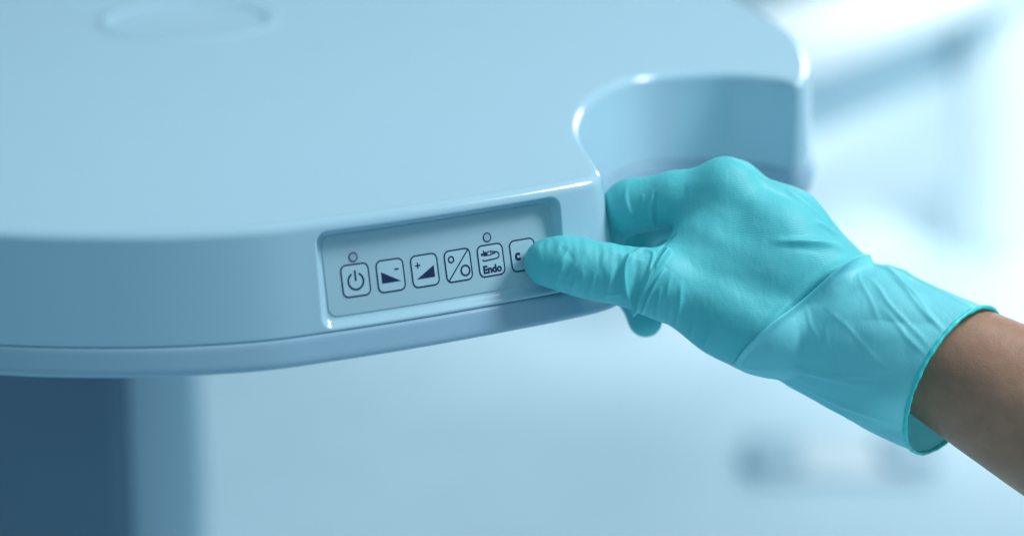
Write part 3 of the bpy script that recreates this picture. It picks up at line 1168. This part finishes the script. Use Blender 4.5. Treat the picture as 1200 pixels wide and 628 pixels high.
bench_part('slab_top', 0, 1.6, 0, 0.17, zt - 0.055, zt, M_white)
bench_part('shade_panel', 0.01, 1.28, 0.125, 0.145, zt - 0.20, zt - 0.0553, M_shade_panel, bev=0.004)  # panel added to stand for the shade under the slab
bench_part('leg', 0.72, 0.98, 0.015, 0.115, 0.0, zt - 0.0553, M_white)
bench_part('leg', 1.30, 1.56, 0.015, 0.115, 0.0, zt - 0.0553, M_white)

# foot control lying on the floor
pz = onz(985, 545, 0.0)
pedal = thing('foot_control', 'blurred grey two-pedal foot control on the pale floor below the glove cuff', 'foot pedal', (pz[0], pz[1], 0))
v, f = box_data(pz[0] - 0.11, pz[0] + 0.11, pz[1] - 0.06, pz[1] + 0.06, 0.0, 0.014, bev=0.006)
sharp(mesh_obj('base_plate', v, f, M_white, pedal), 40)
for sx in (-1, 1):
    v, f = box_data(pz[0] + sx * 0.085 - 0.035, pz[0] + sx * 0.085 + 0.035, pz[1] - 0.055, pz[1] + 0.045, 0.0143, 0.030, bev=0.007)
    sharp(mesh_obj('pedal', v, f, M_pedal, pedal), 40)

# ------------------------------------------------------------------ light
w = bpy.data.worlds.new('World')
S.world = w
w.use_nodes = True
bg = w.node_tree.nodes['Background']
wn, wl = w.node_tree.nodes, w.node_tree.links
wt = wn.new('ShaderNodeTexCoord')
wx = wn.new('ShaderNodeSeparateXYZ')
wl.new(wt.outputs['Generated'], wx.inputs['Vector'])
wm = wn.new('ShaderNodeMapRange')
wm.inputs['From Min'].default_value, wm.inputs['From Max'].default_value = -1, 1
wl.new(wx.outputs['Z'], wm.inputs['Value'])
wr = wn.new('ShaderNodeValToRGB')
we = wr.color_ramp.elements
we[0].position, we[0].color = 0.10, (0.03, 0.085, 0.19, 1)       # dim floor of the clinic
we[1].position, we[1].color = 0.95, (0.42, 0.64, 0.76, 1)         # pale ceiling
e_ = we.new(0.50)
e_.color = (0.13, 0.25, 0.375, 1)
wl.new(wm.outputs['Result'], wr.inputs['Fac'])
wl.new(wr.outputs['Color'], bg.inputs['Color'])
bg.inputs['Strength'].default_value = 0.72


def area(name, loc, tgt, sx, sy, power, col, spread=180):
    l = bpy.data.lights.new(name, 'AREA')
    l.shape = 'RECTANGLE'
    l.spread = math.radians(spread)
    l.size, l.size_y, l.energy, l.color = sx, sy, power, col
    o = bpy.data.objects.new(name, l)
    COL.objects.link(o)
    o.location = loc
    o.rotation_euler = (Vector(tgt) - Vector(loc)).to_track_quat('-Z', 'Y').to_euler()
    return o


area('assumed_ceiling_lamp', (1.4, 1.2, 2.3), (0.0, 1.15, 0.9), 0.62, 0.62, 37, (0.90, 0.95, 1.0))  # assumed unseen lamp, placed to suit the highlights on the rounded edges
area('floor_wash', (1.35, 4.5, 2.2), (0.95, 4.05, 0.0), 1.3, 1.0, 7.5, (1.0, 0.93, 0.91), spread=75)  # unseen lamp added to brighten the floor at the right
area('bench_fill', (1.35, 2.3, 2.2), (0.85, 3.55, 0.4), 0.5, 0.5, 5.0, (1.0, 0.95, 0.93), spread=45)  # extra unseen lamp, added to lift the bench
area('wall_fill', (0.0, 4.7, 2.75), (0.0, 5.6, 1.7), 3.2, 0.3, 7.5, (0.85, 0.94, 1.0), spread=120)  # added strip, brightens the wall that the tray top reflects
area('assumed_back_light', (1.5, 5.45, 1.55), (0.1, 1.2, 0.7), 0.7, 0.7, 11, (0.9, 0.96, 1.0))  # assumed unseen source, added for the lobe and notch rim highlights; no window built

cam = bpy.data.cameras.new('camera')
cam.lens, cam.sensor_width = 85, 36
cam.sensor_fit = 'HORIZONTAL'
cam.clip_start, cam.clip_end = 0.05, 60
cam.dof.use_dof = True
cam.dof.focus_distance = D0 - 0.003
cam.dof.aperture_fstop = 3.1
co = bpy.data.objects.new('camera', cam)
COL.objects.link(co)
co.location = CAM
co.rotation_euler = (math.pi / 2 - PITCH, 0, 0)
S.camera = co
S.view_settings.view_transform = 'Standard'
S.view_settings.look = 'None'
S.view_settings.exposure = 0.0
S.view_settings.gamma = 1.0
S.render.engine = 'CYCLES'
S.cycles.use_denoising = True
S.cycles.max_bounces = 8
